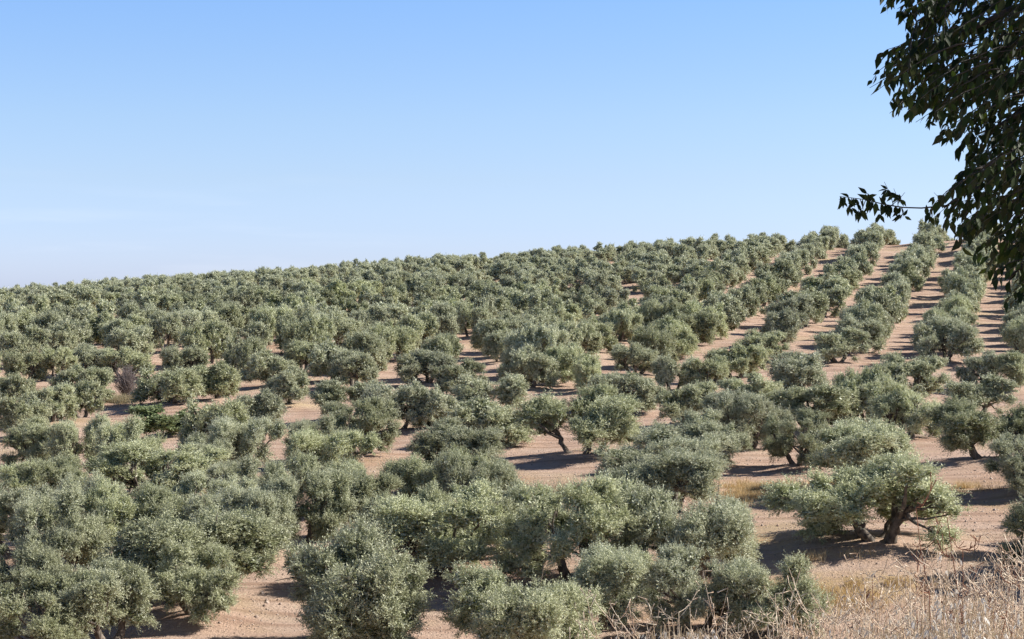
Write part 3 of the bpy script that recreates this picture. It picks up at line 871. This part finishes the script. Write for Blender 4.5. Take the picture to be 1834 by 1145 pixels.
# ------------------------------------------------------------------ hackberry in the near right
def hackberry():
    rs = RS(77)
    Yc = 12.2
    poly = [(1566,-30),(1590,20),(1612,55),(1620,75),(1580,92),(1560,125),(1538,140),(1560,158),(1590,160),(1595,200),(1640,212),(1668,225),
            (1690,262),(1728,285),(1722,318),(1678,335),(1662,352),(1660,395),(1712,405),(1706,442),(1756,462),(1768,490),(1800,520),(1806,548),(1850,560),
            (2050,640),(2700,560),(3000,0),(2900,-900),(2300,-1500),(1700,-1100),(1580,-500)]
    poly = np.array(poly, float)
    def inside(x, y):
        c = False; j = len(poly) - 1
        for i in range(len(poly)):
            if (poly[i][1] > y) != (poly[j][1] > y) and x < (poly[j][0] - poly[i][0]) * (y - poly[i][1]) / (poly[j][1] - poly[i][1]) + poly[i][0]: c = not c
            j = i
        return c
    def w3(px, py, Y): return np.array([(px - CX) / F * Y, Y, -(py - HORIZON) / F * Y])
    base = np.array([5.6, Yc, 0.0]); zg = surf(5.6, Yc)
    e = empty("hackberry_tree", (5.6, Yc, zg)); O = np.array([5.6, Yc, zg])
    tb = Tubes()
    trunkP = curve((5.6, Yc, zg - .3), (5.2, Yc, 5.2), (.15, 0, 0), 19, 1, .03)
    tb.add(trunkP, np.linspace(.24, .06, 19), 12, 3, .08)
    skel = []
    ends = [(1640,40,11.6),(1600,120,12.2),(1650,185,12.8),(1752,240,12.0),(1715,330,11.4),(1690,372,12.0),(1750,420,12.6),(1805,500,12.0),(1760,-100,13.2),(1700,-300,11.5),
            (1700,-700,12.5),(2000,-1100,12),(2500,-1100,13),(2850,-500,12),(2850,100,12.8),(2500,400,13.6),(2350,300,10.9),(2100,500,12.6),(2000,-400,10.8),(2300,0,14),(2500,-700,11)]
    for i, (a, b, Y) in enumerate(ends):
        tip = w3(a, b, Y)
        q = trunkP[int(np.argmin(np.abs(trunkP[:, 2] - (tip[2] + rs.uniform(0.1, 0.5)))))]
        P = curve(q, tip, (0, 0, 0.25 + .15 * rs.rand()), 16, i + 20, .025)
        tb.add(P, np.linspace(.07, .006, 16), 7, i, .05)
        skel.append(P[4:])
    skel = np.concatenate(skel)
    targets = []
    while len(targets) < 470:      # the part in the picture
        x, y = rs.uniform(1535, 1900), rs.uniform(-40, 560)
        if inside(x + 8, y) : targets.append(w3(x, y, rs.uniform(11.0, 13.4)))
    n1 = len(targets)
    while len(targets) < n1 + 1100:
        x, y = rs.uniform(1580, 3000), rs.uniform(-1500, 640)
        if x < 1900 and y > -40: continue
        if inside(x, y): targets.append(w3(x, y, Yc + rs.randn() * 1.1))
    LV, LF, LA, n = [], [], [], 0
    guard = True
    shape = np.array([[0, 0], [.2, .36], [.45, .5], [.72, .27], [1.0, 0.0], [.72, -.27], [.45, -.5], [.2, -.36]])
    def leaf(p, d, nrm, L_, ratio):
        nonlocal n
        ux, uy = CX + F * p[0] / p[1], HORIZON - F * p[2] / p[1]
        if guard and ux < 1860 and -20 < uy < 640 and not inside(ux + 4, uy + 4): return
        d = d / np.linalg.norm(d); s = np.cross(d, nrm); s /= np.linalg.norm(s) + 1e-9; u = np.cross(s, d)
        mid = []
        for (t, w_) in shape:
            mid.append(p + d * L_ * t + s * w_ * L_ * ratio + u * (abs(w_) * .14 * L_ - .22 * L_ * t * t))
        LV.append(np.array(mid)); 
        LF.append(np.array([[0, 1, 2, 3], [0, 3, 4, 4]])[:1] + n)
        LF.append(np.array([[3, 4, 5, 0]]) + n); LF.append(np.array([[0, 5, 6, 7]]) + n)
        v = rs.rand(); LA.extend([v, v, v]); n += 8
    berries = Tubes()
    def twig(q, tip, k, nl, L0):
        P = curve(q, tip, (0, 0, .05), 8, k, .012)
        tb.add(P, np.linspace(.005, .0016, 8), 5, k)
        for i in range(nl):
            t = .25 + .75 * (i + .5) / nl; j = t * 7; i0 = min(int(j), 6); f = j - i0
            p = P[i0] * (1 - f) + P[i0 + 1] * f
            fw = unit(P[i0 + 1] - P[i0]); side = unit(np.cross(fw, [0, 0, 1])) * (1 if i % 2 else -1)
            d = fw * .35 + side * .5 + np.array([0, 0, -.65 + rs.uniform(-.3, .35)]) + rs.randn(3) * .22
            leaf(p + unit(d) * .006, d, rs.randn(3) * .5 + side * .3 + np.array([0, -.3, .8]), rs.uniform(.058, .102) * L0, rs.uniform(.40, .50))
        if rs.rand() < .25:
            p = P[5]; e_ = p + [0, 0, -.025]
            tb.add([p, e_], [.0007, .0007], 3)
            th = np.linspace(0, math.pi, 6)
            berries.add(np.array([e_ + [0, 0, -.009 + .0045 * math.cos(x)] for x in th]), .0045 * np.sin(th) + .0002, 6)
    for k, T in enumerate(targets):
        dd = np.linalg.norm(skel - T, axis=1); c = np.argsort(dd)[:3]
        q = skel[c[rs.randint(0, 3)]]
        if q[0] < T[0] + .05 or q[2] < T[2] - .08 or np.linalg.norm(q - T) > .6: q = T + np.array([.35 + .3 * rs.rand(), rs.uniform(-.2, .2), .25])
        # bend towards the outside of the crown, drooping tip
        v = T - q; L_ = np.linalg.norm(v)
        if L_ > 1.5 and k < n1: q = T - v / L_ * 1.0
        twig(q, T + [0, 0, -.03], k, 11 if k < n1 else 9, 1.0 if k < n1 else 1.25)
    guard = False
    # the long bare branchlet reaching left across the sky
    B = [w3(1700, 368, 12.0), w3(1650, 373, 12.0), w3(1618, 372, 12.0), w3(1585, 367, 12.0), w3(1550, 358, 12.0), w3(1503, 352, 12.0)]
    tb.add(np.array(B), [.006, .005, .0045, .004, .003, .0015], 6)
    for k in range(34):
        t = rs.uniform(.42, 1.0) * 5; i0 = min(int(t), 4); f = t - i0
        if 1618 > 0 and i0 < 2: i0 = 2
        p = B[i0] * (1 - f) + B[i0 + 1] * f
        d = np.array([rs.uniform(-.7, .5), rs.uniform(-.4, .4), rs.choice([-1.0, -1.0, -.8, .35])])
        leaf(p, d, rs.randn(3) * .5 + np.array([0, -1, .2]), rs.uniform(.06, .1), rs.uniform(.34, .46))
    for (a, b, c2, d2) in ((1600,370,1583,326),(1608,370,1600,338),(1668,373,1666,400),(1560,360,1550,344),(1585,367,1568,396),(1550,358,1535,385),(1525,355,1518,378),(1615,372,1612,394),(1595,369,1620,345),(1690,370,1672,345),(1540,357,1545,390)):
        q, tp = w3(a, b, 12.0), w3(c2, d2, 12.0)
        tb.add([q, (q + tp) / 2 + [.01, 0, 0], tp], [.003, .002, .0012], 4)
        for _ in range(5):
            leaf(q * .35 + tp * .65 + rs.randn(3) * .01, np.array([rs.uniform(-.6, .6), 0, rs.uniform(-1, .3)]), rs.randn(3) * .4 + np.array([0, -1, .2]), rs.uniform(.05, .08), .4)
    V = np.concatenate(LV) - O
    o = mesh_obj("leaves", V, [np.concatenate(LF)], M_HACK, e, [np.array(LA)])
    tb.V = [v - O for v in tb.V]; tb.build("trunk", M_HBARK, e)
    berries.V = [v - O for v in berries.V]; berries.build("berries", M_HBARK, e)["kind"] = "stuff"
    tag(e, "dark leafy broadleaf tree hanging in from the top right corner, pointed drooping leaves", "tree")
hackberry()
